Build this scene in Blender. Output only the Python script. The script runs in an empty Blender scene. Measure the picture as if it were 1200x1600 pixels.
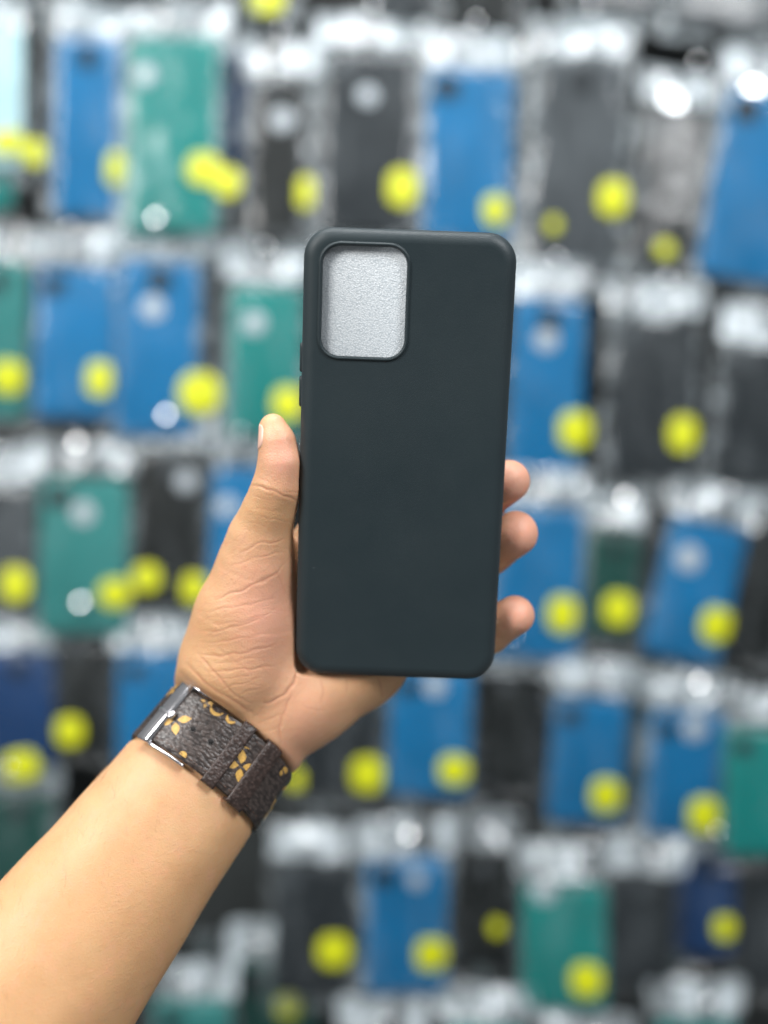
import bpy, bmesh, math, random
import numpy as np
from mathutils import Vector, Matrix
from mathutils.geometry import tessellate_polygon

# ------------------------------------------------------------------ camera, world, lamps, exposure
sc = bpy.context.scene
S = 0.001                        # design units are millimetres
CAMZ = 1.40                      # camera height above the shop floor
DF = 420.0                       # distance to the held case (mm)
PX = 0.2394                      # mm per photograph pixel at DF
K = PX / DF

cam_d = bpy.data.cameras.new('camera')
cam = bpy.data.objects.new('camera', cam_d)
sc.collection.objects.link(cam)
cam.location = (0, 0, CAMZ)
cam.rotation_euler = (math.radians(90), 0, 0)
cam_d.sensor_fit = 'HORIZONTAL'
cam_d.sensor_width = 36.0
cam_d.lens = 18.0 / (600 * K)
cam_d.clip_start = 0.01
cam_d.clip_end = 50
cam_d.dof.use_dof = True
cam_d.dof.focus_distance = 0.414
cam_d.dof.aperture_fstop = cam_d.lens / 17.0      # 17 mm wide aperture
cam_d.dof.aperture_blades = 0
sc.camera = cam

w = bpy.data.worlds.new('World'); sc.world = w; w.use_nodes = True
w.node_tree.nodes['Background'].inputs[0].default_value = (0.93, 0.97, 1.0, 1)
w.node_tree.nodes['Background'].inputs[1].default_value = 0.22

def area(name, loc, target, sx, sy, power, col=(1, 1, 1)):
    d = bpy.data.lights.new(name, 'AREA'); d.shape = 'RECTANGLE'; d.size = sx; d.size_y = sy
    d.energy = power; d.color = col
    o = bpy.data.objects.new(name, d); sc.collection.objects.link(o)
    o.location = loc
    o.rotation_euler = (Vector(target) - Vector(loc)).to_track_quat('-Z', 'Y').to_euler()
    return o
area('ceiling_panel_light', (-1.55, -0.95, CAMZ + 1.20), (0, 0.5, CAMZ), 0.8, 0.8, 54, (1, 0.985, 0.96))
area('ceiling_panel_light', (0.95, -0.65, CAMZ + 1.15), (0.0, 0.5, CAMZ), 0.6, 0.6, 25, (0.97, 0.985, 1))
area('ceiling_panel_light', (-0.15, 0.30, CAMZ + 1.35), (0.0, 0.95, CAMZ), 0.9, 0.5, 20, (0.97, 0.985, 1))

sc.view_settings.view_transform = 'Standard'
sc.view_settings.look = 'None'
sc.view_settings.exposure = 0.20
sc.view_settings.gamma = 1.0
sc.render.engine = 'CYCLES'
sc.cycles.use_denoising = True
sc.cycles.use_adaptive_sampling = True
sc.cycles.adaptive_threshold = 0.04
sc.cycles.adaptive_min_samples = 24
sc.cycles.max_bounces = 7
sc.cycles.transparent_max_bounces = 24
sc.cycles.sample_clamp_indirect = 8.0

# ------------------------------------------------------------------ helpers
rng = np.random.default_rng(7)
col = sc.collection

def P(u, v, wpx=0.0):
    """photo pixel + depth offset (in case-plane pixels) -> camera-frame mm (x right, y away, z up)"""
    d = DF + wpx * PX
    return np.array([(u - 600) * K * d, d, (800 - v) * K * d])
def PD(u, v, d):
    return np.array([(u - 600) * K * d, d, (800 - v) * K * d])
def RAD(r, wpx=0.0):
    return r * PX * (DF + wpx * PX) / DF
def W(p):
    return (p[0] * S, p[1] * S, p[2] * S + CAMZ)

def link(name, verts, faces, mat, parent=None, smooth=True, uv=None):
    me = bpy.data.meshes.new(name)
    v = np.asarray(verts, float) * S
    v = v + np.array([0, 0, CAMZ])
    me.from_pydata(v.tolist(), [], [list(map(int, f)) for f in faces])
    if smooth:
        me.polygons.foreach_set('use_smooth', [True] * len(me.polygons))
    if uv is not None:
        lay = me.uv_layers.new(name='UVMap')
        li = np.empty(len(me.loops), int); me.loops.foreach_get('vertex_index', li)
        lay.data.foreach_set('uv', np.asarray(uv, float)[li].ravel())
    me.update()
    o = bpy.data.objects.new(name, me); col.objects.link(o)
    if mat: me.materials.append(mat)
    if parent is not None: o.parent = parent
    return o
def empty(name):
    o = bpy.data.objects.new(name, None); col.objects.link(o); o.empty_display_size = 0.02
    return o
def tag(o, label=None, cat=None, group=None, kind=None):
    if label: o['label'] = label
    if cat: o['category'] = cat
    if group: o['group'] = group
    if kind: o['kind'] = kind
    return o
def fix_normals(o):
    bm = bmesh.new(); bm.from_mesh(o.data)
    bmesh.ops.recalc_face_normals(bm, faces=bm.faces)
    bm.to_mesh(o.data); bm.free()
def sharp(o, deg=35):
    me = o.data
    bm = bmesh.new(); bm.from_mesh(me)
    for e in bm.edges:
        if len(e.link_faces) == 2 and e.calc_face_angle(0) > math.radians(deg): e.smooth = False
    bm.to_mesh(me); bm.free()

# ------------------------------------------------------------------ materials
def new_mat(name):
    m = bpy.data.materials.new(name); m.use_nodes = True
    nt = m.node_tree
    return m, nt, nt.nodes['Principled BSDF'], nt.nodes['Material Output']
def node(nt, t, **kw):
    n = nt.nodes.new(t)
    for k, v in kw.items(): setattr(n, k, v)
    return n
def noise(nt, scale, detail=4, rough=.5, vec=None):
    n = node(nt, 'ShaderNodeTexNoise'); n.inputs['Scale'].default_value = scale
    n.inputs['Detail'].default_value = detail; n.inputs['Roughness'].default_value = rough
    if vec is not None: nt.links.new(vec, n.inputs['Vector'])
    return n
def ramp(nt, fac, stops):
    r = node(nt, 'ShaderNodeValToRGB')
    el = r.color_ramp.elements
    while len(el) < len(stops): el.new(0.5)
    for e, (p, c) in zip(el, stops):
        e.position = p; e.color = (*c, 1) if len(c) == 3 else c
    nt.links.new(fac, r.inputs['Fac'])
    return r
def bump(nt, h, strength, dist, prev=None):
    b = node(nt, 'ShaderNodeBump'); b.inputs['Strength'].default_value = strength
    b.inputs['Distance'].default_value = dist
    nt.links.new(h, b.inputs['Height'])
    if prev is not None: nt.links.new(prev, b.inputs['Normal'])
    return b
def coords(nt, kind='Object'):
    return node(nt, 'ShaderNodeTexCoord').outputs[kind]

def simple_mat(name, c, rough=.5, metal=0, spec=.5, var=.12, scale=60, bumpd=0, bscale=800):
    m, nt, b, out = new_mat(name)
    tc = coords(nt)
    n = noise(nt, scale, 3, .55, tc)
    c = np.array(c)
    r = ramp(nt, n.outputs['Fac'], [(.3, tuple(c * (1 - var))), (.7, tuple(np.minimum(c * (1 + var), 1)))])
    nt.links.new(r.outputs[0], b.inputs['Base Color'])
    b.inputs['Roughness'].default_value = rough; b.inputs['Metallic'].default_value = metal
    b.inputs['Specular IOR Level'].default_value = spec
    if bumpd:
        n2 = noise(nt, bscale, 3, .6, tc)
        bb = bump(nt, n2.outputs['Fac'], .6, bumpd); nt.links.new(bb.outputs[0], b.inputs['Normal'])
    return m

def skin_material():
    m, nt, b, out = new_mat('skin')
    tc = coords(nt)
    at = node(nt, 'ShaderNodeAttribute', attribute_name='tint')      # r: pink, g: crease, b: tan
    sep = node(nt, 'ShaderNodeSeparateColor'); nt.links.new(at.outputs['Color'], sep.inputs[0])
    n1 = noise(nt, 55, 5, .6, tc)
    base = ramp(nt, n1.outputs['Fac'], [(.3, (.54, .305, .155)), (.52, (.60, .350, .184)), (.75, (.64, .388, .212))])
    def mix(a, bcol, fac):
        x = node(nt, 'ShaderNodeMix', data_type='RGBA'); nt.links.new(fac, x.inputs[0])
        nt.links.new(a, x.inputs[6])
        if isinstance(bcol, tuple): x.inputs[7].default_value = (*bcol, 1)
        else: nt.links.new(bcol, x.inputs[7])
        return x.outputs[2]
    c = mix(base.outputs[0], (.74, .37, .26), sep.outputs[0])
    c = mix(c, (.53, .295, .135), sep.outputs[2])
    # blotchy blood colour
    n2 = noise(nt, 160, 4, .6, tc)
    mr = node(nt, 'ShaderNodeMapRange'); nt.links.new(n2.outputs['Fac'], mr.inputs[0])
    mr.inputs[1].default_value = .5; mr.inputs[2].default_value = .75; mr.inputs[3].default_value = 0; mr.inputs[4].default_value = .28
    c = mix(c, (.70, .33, .22), mr.outputs[0])
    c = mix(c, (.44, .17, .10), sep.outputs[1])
    nt.links.new(c, b.inputs['Base Color'])
    b.inputs['Subsurface Weight'].default_value = .22
    b.inputs['Subsurface Radius'].default_value = (1, .32, .16)
    b.inputs['Subsurface Scale'].default_value = .0035
    b.inputs['Roughness'].default_value = .47
    b.inputs['Specular IOR Level'].default_value = .38
    v = node(nt, 'ShaderNodeTexVoronoi', feature='DISTANCE_TO_EDGE'); v.inputs['Scale'].default_value = 900
    nw = noise(nt, 300, 2, .5, tc)
    va = node(nt, 'ShaderNodeVectorMath', operation='MULTIPLY_ADD')
    nt.links.new(nw.outputs['Color'], va.inputs[0]); va.inputs[1].default_value = (.002,) * 3; nt.links.new(tc, va.inputs[2])
    nt.links.new(va.outputs[0], v.inputs['Vector'])
    b1 = bump(nt, v.outputs['Distance'], .42, .00028)
    n3 = noise(nt, 420, 4, .65, tc)
    b2 = bump(nt, n3.outputs['Fac'], .35, .0005, b1.outputs[0])
    nt.links.new(b2.outputs[0], b.inputs['Normal'])
    return m

def case_material():
    m, nt, b, out = new_mat('matte_black_rubber')
    tc = coords(nt)
    n1 = noise(nt, 25, 4, .6, tc)
    base = ramp(nt, n1.outputs['Fac'], [(.3, (.0080, .0185, .0230)), (.7, (.0110, .0225, .0270))])
    v = node(nt, 'ShaderNodeTexVoronoi'); v.inputs['Scale'].default_value = 150; nt.links.new(tc, v.inputs['Vector'])
    lt = node(nt, 'ShaderNodeMath', operation='LESS_THAN'); lt.inputs[1].default_value = .030
    nt.links.new(v.outputs['Distance'], lt.inputs[0])
    sepc = node(nt, 'ShaderNodeSeparateColor'); nt.links.new(v.outputs['Color'], sepc.inputs[0])
    gt = node(nt, 'ShaderNodeMath', operation='GREATER_THAN'); gt.inputs[1].default_value = .72; nt.links.new(sepc.outputs[0], gt.inputs[0])
    mu = node(nt, 'ShaderNodeMath', operation='MULTIPLY'); nt.links.new(lt.outputs[0], mu.inputs[0]); nt.links.new(gt.outputs[0], mu.inputs[1])
    x = node(nt, 'ShaderNodeMix', data_type='RGBA'); nt.links.new(mu.outputs[0], x.inputs[0]); nt.links.new(base.outputs[0], x.inputs[6])
    x.inputs[7].default_value = (.18, .2, .2, 1)                     # dust specks
    nt.links.new(x.outputs[2], b.inputs['Base Color'])
    n2 = noise(nt, 26, 5, .65, tc)
    rr = node(nt, 'ShaderNodeMapRange'); nt.links.new(n2.outputs['Fac'], rr.inputs[0]); rr.inputs[1].default_value = .35; rr.inputs[2].default_value = .65; rr.inputs[3].default_value = .48; rr.inputs[4].default_value = .60
    nt.links.new(rr.outputs[0], b.inputs['Roughness'])
    b.inputs['Specular IOR Level'].default_value = .42
    b.inputs['Sheen Weight'].default_value = .05; b.inputs['Sheen Roughness'].default_value = .6
    n3 = noise(nt, 1800, 2, .5, tc)
    bb = bump(nt, n3.outputs['Fac'], .22, .0002); nt.links.new(bb.outputs[0], b.inputs['Normal'])
    return m

def foam_material():
    m, nt, b, out = new_mat('white_packing_foam')
    tc = coords(nt)
    v = node(nt, 'ShaderNodeTexVoronoi'); v.inputs['Scale'].default_value = 1700; nt.links.new(tc, v.inputs['Vector'])
    r = ramp(nt, v.outputs['Distance'], [(.1, (.58, .61, .63)), (.8, (.40, .44, .47))])
    nt.links.new(r.outputs[0], b.inputs['Base Color'])
    b.inputs['Roughness'].default_value = .38
    b.inputs['Specular IOR Level'].default_value = .5
    n = noise(nt, 900, 3, .6, tc)
    b1 = bump(nt, v.outputs['Distance'], .35, .0003); b2 = bump(nt, n.outputs['Fac'], .30, .0004, b1.outputs[0])
    nt.links.new(b2.outputs[0], b.inputs['Normal'])
    return m

def leather_material(name, c0, c1, sheen_rough=.34, sx=1.0, sy=1.0):
    m, nt, b, out = new_mat(name)
    uv = coords(nt, 'UV')
    mp = node(nt, 'ShaderNodeMapping'); nt.links.new(uv, mp.inputs['Vector'])
    mp.inputs['Rotation'].default_value = (0, 0, math.radians(18)); mp.inputs['Scale'].default_value = (sx, sy, 1)
    nz = noise(nt, .35, 3, .5, uv)
    va = node(nt, 'ShaderNodeVectorMath', operation='MULTIPLY_ADD')
    nt.links.new(nz.outputs['Color'], va.inputs[0]); va.inputs[1].default_value = (1.6, 1.6, 0); nt.links.new(mp.outputs[0], va.inputs[2])
    v = node(nt, 'ShaderNodeTexVoronoi', feature='SMOOTH_F1'); v.inputs['Scale'].default_value = .85
    v.inputs['Smoothness'].default_value = .35
    nt.links.new(va.outputs[0], v.inputs['Vector'])
    n = noise(nt, 1.3, 5, .6, va.outputs[0])
    r = ramp(nt, v.outputs['Distance'], [(.15, c1), (.75, c0)])
    nt.links.new(r.outputs[0], b.inputs['Base Color'])
    b.inputs['Roughness'].default_value = sheen_rough
    b.inputs['Specular IOR Level'].default_value = .55
    inv = node(nt, 'ShaderNodeMath', operation='MULTIPLY'); inv.inputs[1].default_value = -1; nt.links.new(v.outputs['Distance'], inv.inputs[0])
    b1 = bump(nt, inv.outputs[0], .60, .00045); b2 = bump(nt, n.outputs['Fac'], .30, .0003, b1.outputs[0])
    nt.links.new(b2.outputs[0], b.inputs['Normal'])
    return m

def film_material(name, haze, gloss, lo=.35, tintc=(.80, .89, .94), seam=0):
    """thin clear polybag film: mostly see-through, glossy, slightly milky"""
    m, nt, b, out = new_mat(name)
    nt.nodes.remove(b)
    tr = node(nt, 'ShaderNodeBsdfTransparent'); tr.inputs[0].default_value = (.97, .985, .985, 1)
    gl = node(nt, 'ShaderNodeBsdfGlossy'); gl.inputs['Roughness'].default_value = .16
    df = node(nt, 'ShaderNodeBsdfDiffuse'); df.inputs[0].default_value = (*tintc, 1)
    tl = node(nt, 'ShaderNodeBsdfTranslucent'); tl.inputs[0].default_value = (*tintc, 1)
    md = node(nt, 'ShaderNodeMixShader'); md.inputs[0].default_value = .35
    nt.links.new(df.outputs[0], md.inputs[1]); nt.links.new(tl.outputs[0], md.inputs[2])
    tc = coords(nt)
    mp = node(nt, 'ShaderNodeMapping'); mp.inputs['Scale'].default_value = (1.6, 1.6, .35); mp.inputs['Rotation'].default_value = (0, .25, 0); nt.links.new(tc, mp.inputs['Vector'])
    n = noise(nt, 34, 4, .6, mp.outputs[0])
    mr = node(nt, 'ShaderNodeMapRange'); nt.links.new(n.outputs['Fac'], mr.inputs[0])
    mr.inputs[1].default_value = lo; mr.inputs[2].default_value = .72
    mr.inputs[3].default_value = haze * .15; mr.inputs[4].default_value = haze * 2.0
    fac = mr.outputs[0]
    if seam:                                                  # welded, wrinkled margin of the bag is milkier
        at = node(nt, 'ShaderNodeAttribute', attribute_name='seam')
        n2 = noise(nt, 60, 3, .6, tc)
        mr2 = node(nt, 'ShaderNodeMapRange'); nt.links.new(n2.outputs['Fac'], mr2.inputs[0])
        mr2.inputs[1].default_value = .40; mr2.inputs[2].default_value = .68; mr2.inputs[3].default_value = 0; mr2.inputs[4].default_value = seam*1.6
        ma = node(nt, 'ShaderNodeMath', operation='MULTIPLY_ADD'); nt.links.new(mr2.outputs[0], ma.inputs[0]); nt.links.new(at.outputs['Fac'], ma.inputs[1]); nt.links.new(fac, ma.inputs[2])
        fac = ma.outputs[0]
    m1 = node(nt, 'ShaderNodeMixShader'); nt.links.new(fac, m1.inputs[0])
    nt.links.new(tr.outputs[0], m1.inputs[1]); nt.links.new(md.outputs[0], m1.inputs[2])
    fr = node(nt, 'ShaderNodeFresnel'); fr.inputs[0].default_value = 1.45
    mul = node(nt, 'ShaderNodeMath', operation='MULTIPLY_ADD'); nt.links.new(fr.outputs[0], mul.inputs[0]); mul.inputs[1].default_value = gloss; mul.inputs[2].default_value = gloss * .03
    mul.use_clamp = True
    m2 = node(nt, 'ShaderNodeMixShader'); nt.links.new(mul.outputs[0], m2.inputs[0])
    nt.links.new(m1.outputs[0], m2.inputs[1]); nt.links.new(gl.outputs[0], m2.inputs[2])
    nt.links.new(m2.outputs[0], out.inputs[0])
    return m

M = {}
M['skin'] = skin_material()
M['nail'] = simple_mat('fingernail', (.74, .46, .36), .36, var=.06, scale=120)
M['hair'] = simple_mat('dark_hair', (.30, .17, .09), .5)
M['case'] = case_material()
M['foam'] = foam_material()
M['leather'] = leather_material('brown_black_leather', (.020, .014, .012), (.078, .058, .050), .36, .62, 1.15)
M['leather_keeper'] = leather_material('dark_brown_leather', (.024, .014, .011), (.056, .034, .028), .42, 1.0, 1.0)
M['leather_edge'] = simple_mat('leather_edge', (.03, .02, .016), .5)
M['thread'] = simple_mat('dark_thread', (.075, .038, .026), .7)
M['gold'] = simple_mat('gold_print', (.55, .32, .075), .45, var=.22, scale=900, bumpd=.0002, bscale=1600)
M['chrome'] = simple_mat('polished_steel', (.66, .65, .67), .20, 1.0, var=.03, scale=30)
M['hole'] = simple_mat('hole_dark', (.008, .007, .007), .9)
M['film'] = film_material('clear_bag_film', .04, .36, .50, seam=.32)
M['film_header'] = film_material('crumpled_bag_film', .62, 1.3, .38)
M['wall'] = simple_mat('dark_display_board', (.010, .013, .013), .7, var=.3, scale=8)
M['steel'] = simple_mat('hook_steel', (.75, .76, .77), .16, 1.0, var=.05)
M['sticker'] = simple_mat('yellow_sticker', (.52, .55, .0005), .55, var=.05)
M['foamdisc'] = simple_mat('white_foam_disc', (.50, .54, .58), .5, var=.05)
CASECOL = {
    'blue': (.000, .140, .325), 'teal': (.000, .180, .165), 'black': (.004, .006, .006), 'slate': (.014, .019, .023),
    'navy': (.003, .035, .12), 'palecyan': (.42, .62, .66), 'darkgreen': (.006, .055, .045), 'seagreen': (.030, .20, .190), 'grey': (.05, .058, .065)}
for k_, c_ in CASECOL.items():
    M['c_' + k_] = simple_mat(k_ + '_case_rubber', c_, .55, spec=.22, var=.10, scale=20)

# ------------------------------------------------------------------ generic mesh builders
def rr_outline(w_, h_, r, n=10):
    """rounded rectangle outline, counter-clockwise, 4*n points"""
    pts = []
    r = min(r, w_ / 2 - 1e-3, h_ / 2 - 1e-3)
    for cx, cy, a0 in ((w_/2 - r, h_/2 - r, 0), (-w_/2 + r, h_/2 - r, 90), (-w_/2 + r, -h_/2 + r, 180), (w_/2 - r, -h_/2 + r, 270)):
        for i in range(n):
            a = math.radians(a0 + 90 * i / (n - 1))
            pts.append((cx + r * math.cos(a), cy + r * math.sin(a)))
    return np.array(pts)
def rr_dense(w_, h_, r, n=10, m=14):
    o = rr_outline(w_, h_, r, n); pts = []
    for c in range(4):
        pts += list(o[c*n:(c+1)*n]); a, b2 = o[(c+1)*n - 1], o[((c+1)*n) % (4*n)]
        pts += [a + (b2 - a)*q/(m+1) for q in range(1, m+1)]
    return np.array(pts)
def slab(w_, h_, r, prof, n=8):
    """closed slab from (inset, z) profile rings -> verts (local), faces"""
    V = []; F = []
    L = 4 * n
    for ins, z in prof:
        o = rr_outline(w_ - 2*ins, h_ - 2*ins, max(r - ins, .3), n)
        V += [(x, y, z) for x, y in o]
    for i in range(len(prof) - 1):
        for j in range(L):
            a, b2 = i*L + j, i*L + (j+1) % L
            F.append((a, b2, b2 + L, a + L))
    F.append(list(range(L))[::-1]); F.append([(len(prof)-1)*L + j for j in range(L)])
    return np.array(V), F
def edge_prof(t, e, steps=4):
    pr = []
    for i in range(steps + 1):
        a = math.pi/2 * i / steps
        pr.append((e * (1 - math.sin(a)), -t/2 + e * (1 - math.cos(a))))
    for i in range(steps + 1):
        a = math.pi/2 * (1 - i / steps)
        pr.append((e * (1 - math.sin(a)), t/2 - e * (1 - math.cos(a))))
    return pr

# ================================================================== background display
D0 = 1040.0
wallv, wallf = slab(1700, 2300, 4, [(0, -9), (0, 0)], 3)
wl = link('display_wall', np.stack([wallv[:,0], D0 + 75 - wallv[:,2], wallv[:,1] - 60], 1), wallf, M['wall'], smooth=False)
fix_normals(wl); tag(wl, kind='structure')

def crumple(x, y, seed, freqs, amps):
    r = np.random.default_rng(seed); z = np.zeros_like(x)
    for f, a in zip(freqs, amps):
        for _ in range(3):
            an = r.uniform(0, math.pi); ph = r.uniform(0, 6.28)
            wob = .35 * np.sin((x * math.sin(an) - y * math.cos(an)) * f * .6 + r.uniform(0, 6.28))
            z += a * (1 - 2 * np.abs(np.sin((x * math.cos(an) + y * math.sin(an)) * f * .5 + ph + wob))) / 3
    return z

def bagged_case(i, colour, cx, top, bot, wpx, lean, sticker=None, fp=None, layer=0, label='', cut=True, haze_pad=16, head=62, tail=24):
    d = D0 - 0 + layer * 16 + (i * 37 % 11) - 5
    k = K * d
    h_ = (bot - top) * k; w_ = wpx * k
    c = PD(cx, (top + bot) / 2, d)
    a = math.radians(lean)
    r_ = np.random.default_rng(100 + i)
    yaw = r_.uniform(-.10, .10); pit = r_.uniform(-.05, .08)
    R = np.array(Matrix.Rotation(a, 3, 'Y') @ Matrix.Rotation(pit, 3, 'X') @ Matrix.Rotation(yaw, 3, 'Z'))
    B = np.array([[1, 0, 0], [0, 0, -1.], [0, 1, 0]])        # local x,y,z(front) -> x, -depth, up
    def T(v):
        v = np.asarray(v, float)
        return (np.stack([v[:, 0], -v[:, 2], v[:, 1]], 1)) @ R.T + c
    root = empty('bagged_phone_case')
    root.location = (c[0]*S, c[1]*S, (c[2] - h_/2)*S + CAMZ)
    bpy.context.view_layer.update()
    inv = Matrix.Translation(root.location).inverted()
    def add(name, v, f, mat, parent=None, smooth=True):
        o = link(name, T(v), f, mat, smooth=smooth)
        o.parent = root if parent is None else parent
        if parent is None: o.matrix_parent_inverse = inv
        return o
    t = 9.5
    V, F = slab(w_, h_, 9, edge_prof(t, 3.2, 3), 6)
    body = add('phone_case', V, F, M['c_' + colour]); sharp(body, 60)
    if cut:                                                   # camera opening with the foam behind showing
        cw, ch = w_ * .26, h_ * .13
        ox = -w_/2 + cw/2 + 7 if r_.random() < .7 else 0
        V, F = slab(cw, ch, 5, [(0, t/2 - .5), (0, t/2 + .5), (.8, t/2 + .9)], 5)
        V = V + [ox, h_/2 - ch/2 - 8, 0]
        add('camera_opening', V, F, M['c_slate' if colour not in ('slate', 'black') else 'c_grey'], body)
    if fp:
        q = PD(fp[0], fp[1], d); loc = (q - c) @ R
        V, F = slab(fp[2] * k * .8, fp[2] * k * .8, 50, [(0, t/2 - .4), (0, t/2 + .35), (.6, t/2 + .6)], 6)
        add('round_opening', V + [loc[0], loc[2], 0], F, M['foamdisc'], body)
    # bag : front and back film
    seamk = float(r_.uniform(.35, 1.0)) if top < 200 else float(r_.choice([.1, .3, .8]))
    pad = (haze_pad if top < 200 else 12) * k; hd = head * k; tl = tail * k
    nx, ny = 22, 40
    xs = np.linspace(-w_/2 - pad, w_/2 + pad, nx); ys = np.linspace(-h_/2 - tl, h_/2 + hd, ny)
    X, Y = np.meshgrid(xs, ys); X = X.copy(); Y = Y.copy()
    ex = np.clip((w_/2 + pad - np.abs(X)) / (pad + 4), 0, 1); ey0 = np.clip((Y + h_/2 + tl) / (tl + 4), 0, 1); ey1 = np.clip((h_/2 + hd - Y) / (hd * .8), 0, 1)
    env = np.minimum(np.minimum(ex, ey0), ey1) ** .6
    inside = np.clip(np.minimum(np.minimum((w_/2 - np.abs(X)), Y + h_/2), h_/2 - Y) / 6, 0, 1)
    cr = crumple(X, Y, 300 + i, (.10, .22, .5), (3.2, 2.2, 1.0))
    headm = np.clip((Y - h_/2) / (hd * .4), 0, 1)
    zf = (t/2 + 1.6) * env + cr * ((1 - inside) * (1.0 + .9 * headm) + inside * .22) + inside * .9
    zf = np.where(inside > .02, np.maximum(zf, t/2 + .7), zf)
    zb = -(t/2 + 1.6) * env - crumple(X, Y, 600 + i, (.11, .3), (2.4, 1.4)) * (1 - inside) * .8
    sh = crumple(X, Y, 900 + i, (.05, .13), (2.5, 1.5)) * (1 - inside)
    X2 = X + sh * np.clip(np.abs(X) / (w_/2), 0, 1); Y2 = Y + sh * .6
    nrow_h = int(np.argmax(ys > h_/2 + 3))
    nrow_b = int(np.argmax(ys > -h_/2 - 2))
    def grid(z, rows):
        V = np.stack([X2[rows].ravel(), Y2[rows].ravel(), z[rows].ravel()], 1)
        n = len(X2[rows]); F = [(a_*nx + b_, a_*nx + b_ + 1, (a_+1)*nx + b_ + 1, (a_+1)*nx + b_) for a_ in range(n-1) for b_ in range(nx-1)]
        return V, F
    def two(rows, name, mat):
        V1, F1 = grid(zf, rows); V2, F2 = grid(zb, rows); n = len(V1)
        ins_ = inside[rows].ravel()
        F2 = [f for f in F2 if min(ins_[q] for q in f) < .5]
        o = add(name, np.vstack([V1, V2]), F1 + [tuple(q + n for q in f) for f in F2], mat)
        sm = np.concatenate([1 - ins_, 1 - ins_]) * seamk
        a_ = o.data.color_attributes.new('seam', 'FLOAT_COLOR', 'POINT')
        a_.data.foreach_set('color', np.repeat(sm[:, None], 4, 1).astype(np.float32).ravel())
        return o
    two(slice(0, nrow_h + 1), 'plastic_bag', M['film'])
    two(slice(nrow_h, ny), 'bag_header', M['film_header'])
    if sticker:
        for s_ in (sticker if isinstance(sticker, list) else [sticker]):
            q = PD(s_[0], s_[1], d); loc = (q - c) @ R
            V, F = slab(s_[2] * k * r_.uniform(.74, .86), s_[3] * k * r_.uniform(.74, .86), min(s_[2], s_[3]) * k * .34, [(0, t/2 + 2.4), (0, t/2 + 2.9), (.4, t/2 + 3.0)], 6)
            if len(s_) > 4:
                an = math.radians(s_[4]); ca, sa = math.cos(an), math.sin(an)
                V = np.stack([V[:,0]*ca - V[:,1]*sa, V[:,0]*sa + V[:,1]*ca, V[:,2]], 1)
            add('price_sticker', V + [loc[0], loc[2], 0], F, M['sticker'])
    tag(root, label, 'phone case', 'bagged phone cases on the wall')
    # upper hang point for the hook
    hp = T(np.array([[0, h_/2 + hd * .72, 0]]))[0]
    return root, hp

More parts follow.
